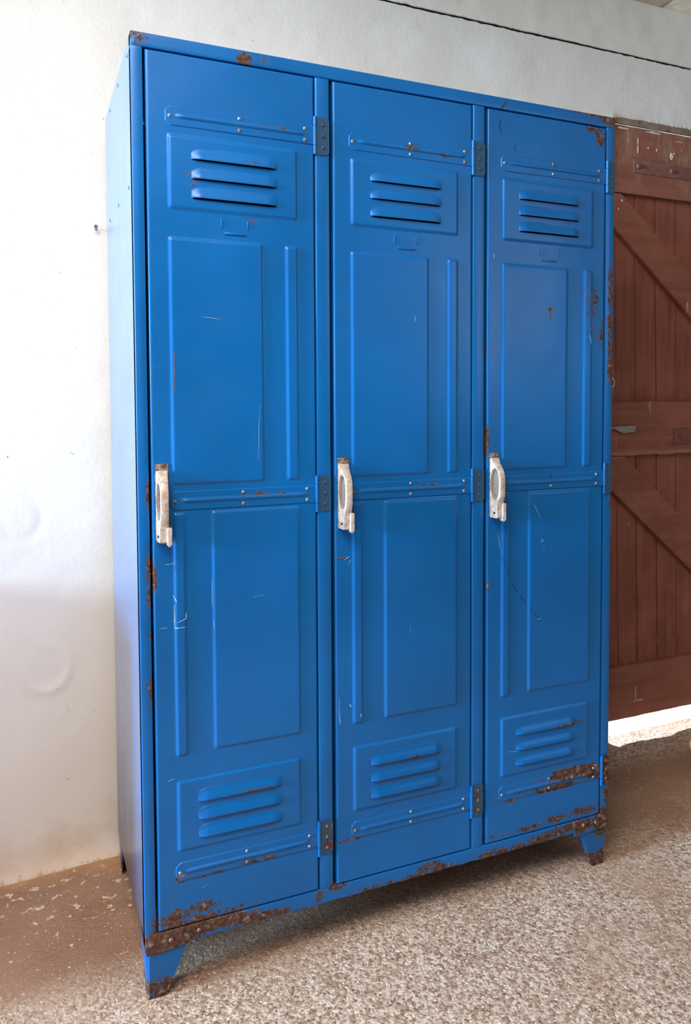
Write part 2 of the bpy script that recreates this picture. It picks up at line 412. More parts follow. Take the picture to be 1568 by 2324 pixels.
# floor
def floor_fn(U, V):
    z = .012 * vnoise(U * 2.3, V * 2.3, 31) + .006 * vnoise(U * 7, V * 7, 32) + .0035 * vnoise(U * 24, V * 24, 33)
    mask = np.clip((np.abs(U - .5) - .7) / .3, 0, 1)
    z = z * .35 - .001
    z = z + .0045 * np.exp(-((U - 1.75) / .35) ** 2 - ((V - .50) / .08) ** 2) * (1 + 2 * vnoise(U * 22, V * 22, 35))
    for fx, fy in ((.02, .02), (1.06, .02), (.02, .45), (1.06, .45)):
        k = np.exp(-(((U - fx) / .05) ** 2 + ((V - fy) / .05) ** 2)); z = z * (1 - k)
    return np.stack([U, V, z], -1)
us = np.concatenate([np.linspace(-2.1, -.42, 40), np.linspace(-.41, 2.3, 450), np.linspace(2.33, 3.3, 24)])
vs = np.concatenate([np.linspace(-3.6, -.83, 60), np.linspace(-.82, .60, 260)])
link('floor', grid_mesh('floor', us, vs, floor_fn), M_FLOOR, kind='structure')

# side walls with the doorway (left)
def slab(name, boxes, mat=M_WALL):
    bm = bmesh.new()
    for b in boxes: box(bm, *b)
    return frombm(name, bm, mat, kind='structure', smooth=False)
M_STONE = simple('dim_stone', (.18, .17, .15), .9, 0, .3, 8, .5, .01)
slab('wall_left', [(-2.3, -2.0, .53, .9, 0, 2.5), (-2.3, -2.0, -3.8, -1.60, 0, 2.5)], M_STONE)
slab('shadow_block', [(-.82, -.47, .085, .60, -.02, .745)])  # unseen block added to cast the soft shadow at lower left
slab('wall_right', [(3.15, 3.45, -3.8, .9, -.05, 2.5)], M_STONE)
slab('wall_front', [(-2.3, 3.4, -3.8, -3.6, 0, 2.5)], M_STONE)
# bright ground outside the plank door and outside the doorway
bm = bmesh.new(); box(bm, -12, 12, .60, 14, -.08, -.012); box(bm, -12, -2.1, -14, .6, -.08, -.012)
frombm('ground_outside', bm, M_OUT, kind='structure', smooth=False)

# ------------------------------------------------------------------ plank door in the back wall
door = bpy.data.objects.new('door_1', None); COL.objects.link(door); door['kind'] = 'structure'; door.location = (1.51, .60, 0)
def dpart(name, bm, mat, smooth=True, parent=None):
    for v in bm.verts: v.co -= Vector((1.51, .60, 0))
    return frombm(name, bm, mat, parent or door, smooth=smooth)
seams = [1.478, 1.592, 1.675, 1.764, 1.852, 1.940, 2.028, 2.116, 2.204, 2.292, 2.395]
for i in range(len(seams) - 1):
    a, b = seams[i], seams[i + 1]
    bm = bmesh.new(); sh = lambda z: (1.30 - z) * .022
    g = .0012
    pts = [(a + g + sh(.065), .065), (b - g + sh(.065), .065), (b - g + sh(2.025), 2.025), (a + g + sh(2.025), 2.025)]
    pts = [(min(max(x, 1.505), 2.395), z) for x, z in pts]
    prism(bm, pts, .598 + random.uniform(-.0012, .0012), .622)
    bmesh.ops.bevel(bm, geom=[e for e in bm.edges], offset=.0014, segments=1, affect='EDGES')
    prism(bm, [(min(max(x, 1.505), 2.395), z) for x, z in [(a + sh(.065), .065), (b + sh(.065), .065), (b + sh(2.025), 2.025), (a + sh(2.025), 2.025)]], .6045, .6225)
    dpart('plank', bm, M_WOOD)
def rail(z0, z1, wob=.002):
    bm = bmesh.new(); n = 30; x0, x1 = 1.505, 2.392
    top = [(x0 + (x1 - x0) * i / n, z1 + random.uniform(-wob, wob)) for i in range(n + 1)]
    bot = [(x0 + (x1 - x0) * i / n, z0 + random.uniform(-wob, wob)) for i in range(n + 1)]
    prism(bm, bot + top[::-1], .576, .600)
    bmesh.ops.bevel(bm, geom=[e for e in bm.edges if abs(e.verts[0].co.y - .576) < 1e-4 and abs(e.verts[1].co.y - .576) < 1e-4], offset=.0025, segments=2, affect='EDGES')
    dpart('rail', bm, M_WOODH)
rail(1.812, 2.027, .0008); rail(.952, 1.130, .0018); rail(.062, .240, .0008)
def brace(pts):
    bm = bmesh.new(); prism(bm, pts, .578, .600)
    bmesh.ops.bevel(bm, geom=[e for e in bm.edges if abs(e.verts[0].co.y - .578) < 1e-4 and abs(e.verts[1].co.y - .578) < 1e-4], offset=.002, segments=2, affect='EDGES')
    dpart('brace', bm, M_WOODH)
brace([(1.592, 1.809), (1.505, 1.809), (1.505, 1.745), (2.25, 1.130 - .0), (2.40, 1.16)])
brace([(1.615, .950), (1.505, .950), (1.505, .887), (2.27, .243), (2.40, .281)])
# iron strap hinges with bolts
def strap_hinge(x0, z0, z1, bolts):
    bm = bmesh.new(); box(bm, x0, 2.40, .5725, .577, z0, z1, .0012)
    o = dpart('strap_hinge', bm, M_IRON)
    for bx in bolts:
        bm = bmesh.new(); cyl(bm, (bx, .573, (z0 + z1) / 2), (bx, .567, (z0 + z1) / 2), .010, .005, 14)
        for v in bm.verts: v.co -= Vector((1.51, .60, 0))
        frombm('bolt', bm, M_IRON, o)
strap_hinge(1.637, 1.881, 1.924, (1.657, 1.80, 2.1)); strap_hinge(1.825, .985, 1.040, (1.855, 2.05))
bm = bmesh.new()   # latch tongue
prism(bm, [(1.500, 1.046), (1.560, 1.046), (1.578, 1.049), (1.655, 1.051), (1.648, 1.030), (1.60, 1.027), (1.580, 1.034), (1.565, 1.042), (1.500, 1.041)], .566, .570)
box(bm, 1.505, 1.520, .568, .578, 1.036, 1.050)
o = dpart('latch', bm, M_STEEL)
bm = bmesh.new()   # pull ring
R0, r0 = .0165, .0017
for i in range(32):
    a0, a1 = 2 * math.pi * i / 32, 2 * math.pi * (i + 1) / 32
    cyl(bm, (1.566 + R0 * math.cos(a0), .592, 1.194 + R0 * math.sin(a0)), (1.566 + R0 * math.cos(a1), .592, 1.194 + R0 * math.sin(a1)), r0, seg=8)
cyl(bm, (1.566, .592, 1.2115), (1.566, .600, 1.2115), .002, seg=8)
dpart('pull_ring', bm, M_WHITE)
bm = bmesh.new()   # lime and paint splashes on the top rail
for sx, sz, rx_, rz_ in ((1.800, 1.955, .0065, .0085), (1.8115, 1.963, .003, .003), (1.799, 1.946, .004, .005), (1.656, 1.984, .0015, .014), (1.656, 1.958, .0022, .012), (1.699, 1.968, .0028, .003), (1.735, 1.965, .0015, .006), (1.592, 1.786, .0028, .004), (1.578, 1.757, .002, .003), (1.72, 2.02, .030, .0030), (1.59, 2.018, .022, .0035), (1.83, 2.004, .014, .0012)):
    n_ = 14; ph_ = random.uniform(0, 6)
    prism(bm, [(sx + rx_ * (1 + .3 * math.sin(3 * a_ + ph_)) * math.cos(a_), sz + rz_ * (1 + .25 * math.sin(2 * a_ + ph_)) * math.sin(a_)) for a_ in [2 * math.pi * i / n_ for i in range(n_)]], .5748, .5765)
dpart('paint_splash', bm, simple('lime_splash', rgb(222, 210, 202), .8, 0, .2, 60))
# chalk mark near the foot of the door
bm = bmesh.new(); box(bm, 1.671, 1.675, .5745, .5765, .115, .165); box(bm, 1.662, 1.705, .5745, .5765, .113, .118)
dpart('chalk_mark', bm, simple('chalk', rgb(196, 168, 156), .9, 0, .3, 100))

# ------------------------------------------------------------------ the locker
L = bpy.data.objects.new('metal_locker', None); COL.objects.link(L)
tag(L, 'tall blue three-door steel locker with pale handles and rusty bottom edge', 'locker')

def lpart(name, fn, mat=M_BLUE, cuts=0, legs=False, mul=1.0, add=0.0, parent=L):
    bm = bmesh.new(); fn(bm)
    if cuts: subdiv(bm, cuts)
    o = frombm(name, bm, mat, parent); rust_attr(o, mul, add, legs); return o

ZB, ZD0, ZD1 = .1005, .1335, 1.7715
# left side panel with dropped lower edge, slightly bowed skin
def side(bm, x0, x1):
    ys = [.004, .045, .266, .385, .40, .455, .50]; zs = [.126, .126, .094, .086, .086, .088, .088]
    pts = list(zip(ys, zs)) + [(.50, H - .002), (.004, H - .002)]
    a = [bm.verts.new((x0, y, z)) for y, z in pts]; b = [bm.verts.new((x1, y, z)) for y, z in pts]
    bm.faces.new(a); bm.faces.new(b[::-1])
    for i in range(len(pts)): bm.faces.new((a[i], a[(i + 1) % len(pts)], b[(i + 1) % len(pts)], b[i]))
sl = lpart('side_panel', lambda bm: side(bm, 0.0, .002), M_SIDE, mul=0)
sr = lpart('side_panel', lambda bm: side(bm, W - .002, W), M_BLUE)
lpart('back_panel', lambda bm: box(bm, .002, W - .002, D - .003, D - .001, .095, H - .003))
lpart('top_panel', lambda bm: box(bm, .0005, W - .0005, .001, D, H - .002, H, .0008))
lpart('bottom_panel', lambda bm: box(bm, .002, W - .002, .006, D - .003, .105, .108))
lpart('shelf_partition', lambda bm: (box(bm, .359, .361, .03, D - .004, .108, H - .004), box(bm, .717, .719, .03, D - .004, .108, H - .004)), M_DARK).name = 'partition'
for (x0, x1) in ((0, .0206), (W - .0232, W)):
    lpart('stile', lambda bm: box(bm, x0, x1, -.0005, .024, ZB + .002, H - .024, .0022, 3), cuts=.008)
for x0 in (.3455, .7035):
    lpart('mullion', lambda bm: box(bm, x0, x0 + .0305, -.0015, .024, ZD0 - .004, ZD1 + .003, .0038, 4), cuts=.012)
lpart('top_rail', lambda bm: box(bm, 0, W, -.0015, .024, 1.7745, H, .0022, 3), cuts=.008)
def brail(bm):
    box(bm, 0, W, -.0012, .024, ZB, ZD0 - .0025, .0022, 3)
o = lpart('bottom_rail', brail, cuts=.007)
# chewed lower lip of the rail
for v in o.data.vertices:
    if v.co.z < ZB + .004: v.co.z += float(.0016 * vnoise(np.array([v.co.x * 60]), np.array([.5]), 41)[0] * 2)
# rusty corner gussets riveted over the rail ends
def gusset(x0, x1, zt0, zt1):
    def f(bm): prism(bm, [(x0, .0935), (x1, .0985), (x1, zt1), (x0, zt0)], -.0035, -.001)
    return f
lpart('corner_gusset', gusset(.0025, .083, .127, .128), mul=1, add=.35, cuts=.006)
lpart('corner_gusset', gusset(.986, W - .001, .1285, .1285), mul=1, add=.12, cuts=.006)

# legs: folded sheet, tapering down
def leg(sx, sy, rusty=False):
    """sx: 0 left / 1 right, sy: 0 front / 1 back"""
    def P(x, y, z): return (x if sx == 0 else W - x, y if sy == 0 else D - y, z)
    def f(bm):
        th = .0025
        def plate(q):   # q: list of 4 outer pts and matching inner pts
            a = [bm.verts.new(P(*p)) for p in q[0]]; b = [bm.verts.new(P(*p)) for p in q[1]]
            bm.faces.new(a); bm.faces.new(b[::-1])
            for i in range(4): bm.faces.new((a[i], a[(i + 1) % 4], b[(i + 1) % 4], b[i]))
        zt = .106
        # front face
        plate(([(.008, .000, zt), (.082, .000, zt), (.038, .008, 0), (.0075, .008, 0)], [(.008, th, zt), (.082, th, zt), (.038, .008 + th, 0), (.0075, .008 + th, 0)]))
        # chamfer at the corner
        plate(([(.000, .006, zt), (.008, .000, zt), (.0075, .008, 0), (.0045, .013, 0)], [(.002, .008, zt), (.009, th, zt), (.009, .008 + th, 0), (.007, .014, 0)]))
        # side face
        plate(([(.000, .006, zt), (.000, .075, zt), (.0045, .042, 0), (.0045, .013, 0)], [(th, .006, zt), (th, .075, zt), (.0045 + th, .042, 0), (.0045 + th, .013, 0)]))
        # turned-in flange along the sloping edge
        plate(([(.082, .000, zt), (.082, .016, zt), (.038, .022, 0), (.038, .008, 0)], [(.0795, .002, zt), (.0795, .016, zt), (.0355, .022, 0), (.0355, .010, 0)]))
        # foot pad
        plate(([(.0045, .010, .0), (.038, .008, .0), (.038, .022, .0), (.0045, .042, .0)], [(.0045, .010, .003), (.038, .008, .003), (.038, .022, .003), (.0045, .042, .003)]))
        bmesh.ops.subdivide_edges(bm, edges=bm.edges[:], cuts=9, use_grid_fill=True)
    return lpart('leg', f, legs=True, mul=.9)
leg(0, 0); leg(1, 0); leg(0, 1); leg(1, 1)

# rivets on the left side panel
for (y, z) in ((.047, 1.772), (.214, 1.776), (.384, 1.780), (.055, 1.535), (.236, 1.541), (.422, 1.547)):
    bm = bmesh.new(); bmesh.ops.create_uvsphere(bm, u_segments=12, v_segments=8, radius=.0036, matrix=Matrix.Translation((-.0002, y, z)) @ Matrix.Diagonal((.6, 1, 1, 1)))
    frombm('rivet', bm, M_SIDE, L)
# rivets on the gussets
def screw(x, y, z, r=.0034, mat=M_SCREW, parent=L, ang=None, name='screw'):
    bm = bmesh.new()
    n = 14; rings = [(1.0, .0), (.96, .35), (.78, .75), (.45, .95), (0, 1.0)]
    prev = None
    for k, (rr, hh) in enumerate(rings):
        if rr == 0:
            c = bm.verts.new((x, y - r * .72, z))
            for i in range(n): bm.faces.new((prev[i], prev[(i + 1) % n], c))
        else:
            cur = [bm.verts.new((x + r * rr * math.cos(2 * math.pi * i / n), y - r * .72 * hh, z + r * rr * math.sin(2 * math.pi * i / n))) for i in range(n)]
            if prev:
                for i in range(n): bm.faces.new((prev[i], prev[(i + 1) % n], cur[(i + 1) % n], cur[i]))
            prev = cur
    # driver slot: a narrow dark bar let into the head
    a = random.uniform(0, math.pi) if ang is None else ang
    d = Vector((math.cos(a), 0, math.sin(a))) * r * .74; p = Vector((-math.sin(a), 0, math.cos(a))) * r * .13
    c = Vector((x, y - r * .735, z))
    q = [bm.verts.new(c + s1 * d + s2 * p + Vector((0, r * .10, 0)) * 0) for s1, s2 in ((-1, -1), (1, -1), (1, 1), (-1, 1))]
    q2 = [bm.verts.new(v.co + Vector((0, r * .25, 0))) for v in q]
    ff = [bm.faces.new(q)] + [bm.faces.new((q[i], q[(i + 1) % 4], q2[(i + 1) % 4], q2[i])) for i in range(4)]
    for f in ff: f.material_index = 1
    return frombm(name, bm, [mat, M_SLOT], parent)
for x, z in ((.012, .113), (.047, .1135), (.100, .1165), (1.012, .117), (1.048, .1155)):
    screw(x, -.0034 if x > .98 or x < .09 else -.001, z, .0042, M_SCREW_R if x > .02 else M_RUST)

# ---- the three doors, panels pressed into one sheet
PANELS = [(.061, .3090, 1.490, 1.627), (.0605, .2385, .980, 1.4405), (.2820, .3090, .980, 1.4405),
          (.0610, .0862, .464, .930), (.1325, .3090, .466, .930), (.0615, .3080, .279, .4185)]
LV = [(.1035, .2660, z) for z in (1.5838, 1.5487, 1.5135)] + [(.1020, .2665, z) for z in (.3725, .3370, .3018)]
X0, X1 = .0246, .3435
def door_height(U, V):
    h = np.zeros_like(U)
    for x0, x1, z0, z1 in PANELS:
        rc = .006
        qx = np.abs(U - (x0 + x1) / 2) - (x1 - x0) / 2 + rc; qz = np.abs(V - (z0 + z1) / 2) - (z1 - z0) / 2 + rc
        d = -(np.hypot(np.clip(qx, 0, None), np.clip(qz, 0, None)) + np.minimum(np.maximum(qx, qz), 0) - rc)
        t = np.clip(d / .0058, 0, 1); h = np.maximum(h, .0034 * t * t * (3 - 2 * t))
    return h
def make_door(k):
    ox = .358 * k
    x1 = X1 if k < 2 else X1 + .0015
    R = .0042
    th = np.linspace(0, math.pi / 2, 6)
    ex = R * (1 - np.cos(th))      # 0..R rounded edge abscissa
    us = np.concatenate([[0], ex, np.arange(R + .002, (x1 - X0) - R, .00195), (x1 - X0) - ex[::-1], [x1 - X0]]) + X0
    Rz = .0025; ez = Rz * (1 - np.cos(th))
    vs = np.concatenate([[ZD0], ZD0 + ez, np.arange(ZD0 + Rz + .002, ZD1 - Rz, .0021), ZD1 - ez[::-1], [ZD1]])
    zs_ = [z + o_ for _, _, z in LV for o_ in ((-.0013 if z > 1 else -.0006), .0082)]
    vs = np.array([v for v in vs if min(abs(v - q) for q in zs_) > .0007] + zs_); vs.sort()
    def fn(U, V):
        def prof(d, r): dd = np.clip(d / r, 0, 1); return r * (1 - np.sqrt(np.clip(1 - (1 - dd) ** 2, 0, 1)))
        y = -.0015 - door_height(U, V) + .0006 * vnoise(U * 9 + k * 7, V * 5, 50 + k) * 2
        y = np.maximum(y + np.maximum(prof(U - X0, R), prof(x1 - U, R)), y + np.maximum(prof(V - ZD0, Rz), prof(ZD1 - V, Rz)))
        y[:, 0] = .020; y[:, -1] = .020; y[0, :] = .020; y[-1, :] = .020
        return np.stack([U, y, V], -1)
    def hole(cu, cv):
        m = np.zeros(cu.shape, bool)
        for a, b, z in LV: m |= (cu > a + .004) & (cu < b - .004) & (cv > z - (.0022 if z > 1 else .0006)) & (cv < z + .0082)
        return m
    me = grid_mesh('door', us, vs, fn, hole)
    d = link('door', me, [M_BLUE, M_PALE, M_DSCR, M_RSCR], L); d.location.x = ox
    a = me.attributes.new('rust', 'FLOAT', 'POINT')
    n = len(me.vertices); co = np.zeros(n * 3, np.float32); me.vertices.foreach_get('co', co); co = co.reshape(-1, 3)
    v = np.zeros(n, np.float32)
    for sx, sz, rx, rz, s in SP:
        dd = ((co[:, 0] + ox - sx) / rx) ** 2 + ((co[:, 2] - sz) / rz) ** 2
        v = np.maximum(v, s * np.exp(-.5 * np.clip(dd - .3, 0, None)))
    a.data.foreach_set('value', v.astype(np.float32))
    return d

def surf(x, z): return float(-.0015 - door_height(np.array([[x]]), np.array([[z]]))[0, 0])

def louver(d, a, b, z0):
    """pressed hood: flush at the top, open along its lower lip, quarter-round ends"""
    nu, nv = 44, 12; hh, hz = .0058, .0235
    ulist = [a + (b - a) * (.5 - .5 * math.cos(math.pi * i / nu)) for i in range(nu + 1)]
    bm = bmesh.new(); rows = []
    base = surf((a + b) / 2, z0 + .005)
    for j in range(nv + 1):
        t = j / nv; row = []
        for u in ulist:
            e = min(u - a, b - u) / .016; e = min(max(e, 0), 1); end = math.sqrt(max(0, 1 - (1 - e) ** 2)) * (.6 + .4 * e)
            hgt = hh * end * (.5 + .5 * math.cos(t * math.pi))
            zt = z0 + t * hz * (.7 + .3 * end)
            row.append(bm.verts.new((u, base - hgt - .00025 * (1 - t), zt)))
        rows.append(row)
    for j in range(nv):
        for i in range(nu): bm.faces.new((rows[j][i], rows[j][i + 1], rows[j + 1][i + 1], rows[j + 1][i]))
    o = frombm('louver', bm, M_BLUE, d)
    md = o.modifiers.new('s', 'SOLIDIFY'); md.thickness = .0008; md.offset = -1
    a_ = o.data.attributes.new('rust', 'FLOAT', 'POINT')
    vals = []
    for v in o.data.vertices:
        s_ = 0
        for sx, sz, rx, rz, s in SPOTS:
            if abs(sz - v.co.z) < rz * 4: s_ = max(s_, s * math.exp(-.5 * max(0, ((v.co.x + d.location.x - sx) / rx) ** 2 + ((v.co.z - sz) / rz) ** 2 - .3)))
        vals.append(s_)
    a_.data.foreach_set('value', vals)

def strap(d, zc, k):
    """horizontal stiffener with clipped free end and a pressed centre rib"""
    hw = .0183; x0, x1, c = .0575, .3460, .009
    us = np.concatenate([np.linspace(x0, x0 + c, 8), np.linspace(x0 + c + .003, .3435, 96)])
    vs = np.linspace(-1, 1, 35)
    def fn(U, V):
        w = hw - np.clip(c - (U - x0), 0, c)
        z = V * w
        ec = np.clip((U - .078) / .012, 0, 1) * np.clip((.322 - U) / .010, 0, 1)
        rib = .0032 * np.exp(-(z / .0033) ** 4) * np.sqrt(np.clip(ec, 0, 1))
        base = -.0034 - rib
        edge = np.clip((w - np.abs(z)) / .0012, 0, 1)
        y = base + .0012 * (1 - edge)
        y[np.abs(V) > .999] = -.0008
        y = np.where(U < x0 + 1e-5, -.0008, y)
        return np.stack([U, y, z + zc], -1)
    me = grid_mesh('hinge_strap', us, vs, fn)
    o = link('hinge_strap', me, M_BLUE, d)
    n = len(me.vertices); co = np.zeros(n * 3, np.float32); me.vertices.foreach_get('co', co); co = co.reshape(-1, 3)
    v = np.zeros(n, np.float32)
    for sx, sz, rx, rz, s in SP:
        v = np.maximum(v, s * np.exp(-.5 * np.clip(((co[:, 0] + d.location.x - sx) / rx) ** 2 + ((co[:, 2] - sz) / rz) ** 2 - .3, 0, None)))
    me.attributes.new('rust', 'FLOAT', 'POINT').data.foreach_set('value', v.astype(np.float32))

def tab(d, x0, x1, z0, z1, nm='label_tab'):
    bm = bmesh.new(); s = surf((x0 + x1) / 2, (z0 + z1) / 2)
    box(bm, x0, x1, s - .0024, s + .0005, z0, z1, .0009, 2)
    frombm(nm, bm, M_BLUE, d)

def handle(d, k):
    # rusted backing plate
    bm = bmesh.new(); box(bm, .0308, .0550, -.0032, -.001, .880, 1.0215, .0008)
    frombm('handle_plate', bm, M_RUST, d)
    # cast grip: side profile (z, depth) swept across the width, finger pocket in the sides
    prof = [(.8775, .0265), (.8800, .0295), (.893, .0295), (.904, .0298), (.912, .0315), (.920, .0355), (.929, .0385), (.945, .0400), (.960, .0400), (.972, .0385), (.981, .0345), (.989, .0270), (.996, .0185), (1.002, .0120), (1.0095, .0090)]
    hx0, hx1 = .0316, .0535
    bm = bmesh.new()
    def outline():
        return [(z, dp) for z, dp in prof] + [(1.0095, .0028), (.8775, .0028)]
    pts = outline()
    # pocket ring (oval) in the y-z plane
    def oval(t, sc=1.0):
        zc, yc, rz, ry = .9535, .0198, .0345 * sc, .0150 * sc
        c_, s_ = math.cos(t), math.sin(t)
        return zc + rz * math.copysign(abs(c_) ** .8, c_), yc + ry * math.copysign(abs(s_) ** .9, s_)
    # sample outer outline densely by polar angle around the pocket centre
    n = 72
    def ray_out(t):
        zc, yc = .9535, .0205; dz, dy = math.cos(t), math.sin(t) * .4
        best = None
        for i in range(len(pts)):
            (z1, y1), (z2, y2) = pts[i], pts[(i + 1) % len(pts)]
            ez, ey = z2 - z1, y2 - y1; den = dz * ey - dy * ez
            if abs(den) < 1e-12: continue
            s = ((z1 - zc) * ey - (y1 - yc) * ez) / den; u = ((z1 - zc) * dy - (y1 - yc) * dz) / den
            if s > 0 and -1e-9 <= u <= 1 + 1e-9 and (best is None or s > best): best = s
        return zc + dz * best, yc + dy * best
    outr = [ray_out(2 * math.pi * i / n) for i in range(n)]
    inr = [oval(2 * math.pi * i / n) for i in range(n)]
    inr2 = [oval(2 * math.pi * i / n, .86) for i in range(n)]
    rnd = .0022
    def shrink(p, q, a): return (p[0] + (q[0] - p[0]) * a, p[1] + (q[1] - p[1]) * a)
    def ring(ps, x):
        out = []
        for z, y in ps:
            k_ = y / .042; xm = (hx0 + hx1) / 2
            out.append(bm.verts.new((x + (.0040 * k_ if x < xm else -.0045 * k_), -y, z)))
        return out
    def inset(ps, a):
        out = []
        for i, (z, y) in enumerate(ps):
            dz, dy = .9535 - z, .018 - y; l = math.hypot(dz, dy); out.append((z + dz / l * a, max(.0028, y + dy / l * a)))
        return out
    rings = [ring(inr2, hx0 + .0062), ring(inr2, hx0 + .0050), ring(inr, hx0 + .0004), ring([shrink(p, q, .12) for p, q in zip(inr, outr)], hx0),
             ring(inset(outr, .0012), hx0), ring(inset(outr, .0004), hx0 + .0006), ring(outr, hx0 + .0016),
             ring(outr, hx1 - .0016), ring(inset(outr, .0004), hx1 - .0006), ring(inset(outr, .0012), hx1),
             ring([shrink(p, q, .12) for p, q in zip(inr, outr)], hx1), ring(inr, hx1 - .0004), ring(inr2, hx1 - .0050), ring(inr2, hx1 - .0062)]
    for q_, (r1, r2) in enumerate(zip(rings, rings[1:])):
        for i in range(n):
            f = bm.faces.new((r1[i], r1[(i + 1) % n], r2[(i + 1) % n], r2[i])); f.material_index = 1 if q_ < 2 or q_ > 10 else 0
    bm.faces.new(rings[0][::-1]).material_index = 1; bm.faces.new(rings[-1]).material_index = 1
    hnd = frombm('handle', bm, [M_ALLOY, M_POCK], d); hnd['label'] = 'pale cast metal pull handle'
    # thumb latch hooked over the lower front corner, and the key hole in the side
    bm = bmesh.new(); zt = .9115 if k else .9065
    prism(bm, [(.0470, .8745), (.0500, .8705), (.0555, .8745), (.0555, zt - .002), (.0545, zt), (.0480, zt), (.0470, zt - .001)], -.0335 if k else -.0345, -.020)
    bmesh.ops.bevel(bm, geom=bm.edges[:], offset=.0006, segments=1, affect='EDGES')
    frombm('latch_tab', bm, M_ALLOY, d)
    bm = bmesh.new(); box(bm, .0462, .0558, -.0304, -.022, zt - .0002, zt + .0035 if k else zt + .007)
    frombm('latch_slot', bm, M_DARK, d)
    bm = bmesh.new(); cyl(bm, (hx0 - .0003, -.0205, .8895), (hx0 + .003, -.0205, .8895), .0024, seg=14)
    frombm('key_hole', bm, M_SLOT, d)

def hinge(xp, zc, k, rusty):
    xk = xp - .0035
    bm = bmesh.new(); x1 = xp + .0275 if k < 2 else W - .0008
    c = .006; z0, z1 = zc - .0365, zc + .0365
    prism(bm, [(xp, z0), (x1 - c, z0), (x1, z0 + c), (x1, z1 - c), (x1 - c, z1), (xp, z1)], -.0034, -.0012)
    subdiv(bm, .006)
    o = frombm('hinge', bm, M_HINGE, L); rust_attr(o, 1.0, .0 + rusty)
    for a_, b_ in ((z0, z0 + .0175), (z0 + .0182, z1 - .0182), (z1 - .0175, z1)):
        bm = bmesh.new(); cyl(bm, (xk + .001, -.0036, a_), (xk + .001, -.0036, b_), .0036, seg=16)
        s = frombm('knuckle', bm, M_BLUE, o)
    for dz in (-.022, 0, .022):
        screw(xp + .0145 if k < 2 else xp + .011, -.0034, zc + dz, .0036, M_HINGE if rusty < .1 else M_SCREW_R, o, name='screw')

doors = []
for k in range(3):
    d = make_door(k); doors.append(d)
    for a, b, z in LV: louver(d, a, b, z)
    for j, zc in enumerate((1.6596, .9513, .2405)):
        strap(d, zc, k)
        for (x, dz) in ((.066, -.001), (.1947, .0109), (.1947, -.0109), (.3238, .0109), (.3238, -.0109)):
            if j == 1 and k == 2 and dz > 0 and x < .2:
                bm = bmesh.new(); cyl(bm, (x, -.0036, zc + dz), (x, -.002, zc + dz), .0026, seg=12)
                frombm('screw_hole', bm, M_SLOT, d); continue
            screw(x, -.0034, zc + dz, .0034, random.choice([M_SCREW, M_SCREW, M_SCREW_R]) if j != 1 or x > .1 else M_SCREW_R, d)
        ru = {(0, 2): .30, (1, 2): .34, (2, 2): .62}.get((k, j), 0.0)
        hinge(.3470 + .358 * k if k < 2 else 1.0665, zc, k, ru)
    tab(d, .1578, .1600, 1.4640, 1.4795); tab(d, .2078, .2100, 1.4640, 1.4795); tab(d, .1648, .2056, 1.4520, 1.4560)
    handle(d, k)

# ---- scratches: slivers laid on the door skins (1 pale, 2 dark, 3 rust)
def slivers(d, k, items):
    me = d.data; bm = bmesh.new(); bm.from_mesh(me)
    for pts, wd, mi in items:
        fx = [(x - .358 * k, z) for x, z in pts]
        # densify to follow the pressed surface
        dense = []
        for (xa, za), (xb, zb) in zip(fx, fx[1:]):
            m = max(1, int(math.hypot(xb - xa, zb - za) / .003))
            dense += [(xa + (xb - xa) * i / m, za + (zb - za) * i / m) for i in range(m)]
        dense.append(fx[-1]); n = len(dense); prev = None
        for i, (x, z) in enumerate(dense):
            j0, j1 = max(0, i - 1), min(n - 1, i + 1)
            tx, tz = dense[j1][0] - dense[j0][0], dense[j1][1] - dense[j0][1]; l = math.hypot(tx, tz) or 1
            w_ = wd * (.25 + .75 * math.sin(math.pi * (i + .5) / n)) * random.uniform(.5, 1.2) / 2
            nx, nz = -tz / l * w_, tx / l * w_; y = surf(x, z) - .0011
            cur = (bm.verts.new((x + nx, y, z + nz)), bm.verts.new((x - nx, y, z - nz)))
            if prev:
                f = bm.faces.new((prev[0], prev[1], cur[1], cur[0])); f.material_index = mi
            prev = cur
    bm.to_mesh(me); bm.free()
slivers(doors[0], 0, [
    ([(.046, .833), (.062, .834), (.064, .842)], .0012, 1), ([(.0635, .829), (.065, .821)], .0026, 3),
    ([(.0620, .755), (.0625, .715), (.0625, .712), (.082, .712)], .0022, 1), ([(.066, .722), (.083, .728), (.084, .740)], .0016, 1), ([(.035, .714), (.050, .714)], .0010, 1),
    ([(.060, .775), (.067, .760)], .002, 1), ([(.133, .80), (.133, .745)], .0010, 1), ([(.045, .421), (.058, .4245)], .0010, 1), ([(.135, .722), (.136, .70)], .001, 1),
    ([(.12, 1.295), (.155, 1.292)], .0008, 1), ([(.229, 1.13), (.226, 1.09), (.225, 1.02)], .0007, 1), ([(.21, .756), (.235, .758)], .0006, 1), ([(.105, .20), (.12, .203)], .0008, 1),
    ([(.068, 1.235), (.0685, 1.14)], .0016, 3)])
slivers(doors[1], 1, [
    ([(.386, .8175), (.396, .815), (.410, .820)], .0022, 3), ([(.402, .812), (.414, .818)], .0014, 1), ([(.410, .80), (.416, .812)], .0010, 1),
    ([(.387, .5), (.392, .47), (.389, .53)], .0010, 1), ([(.413, .51), (.416, .503)], .0030, 1), ([(.436, .487), (.4375, .480)], .0022, 1),
    ([(.562, 1.315), (.562, 1.302)], .0014, 1), ([(.55, .66), (.552, .64)], .0008, 1)])
dark = []
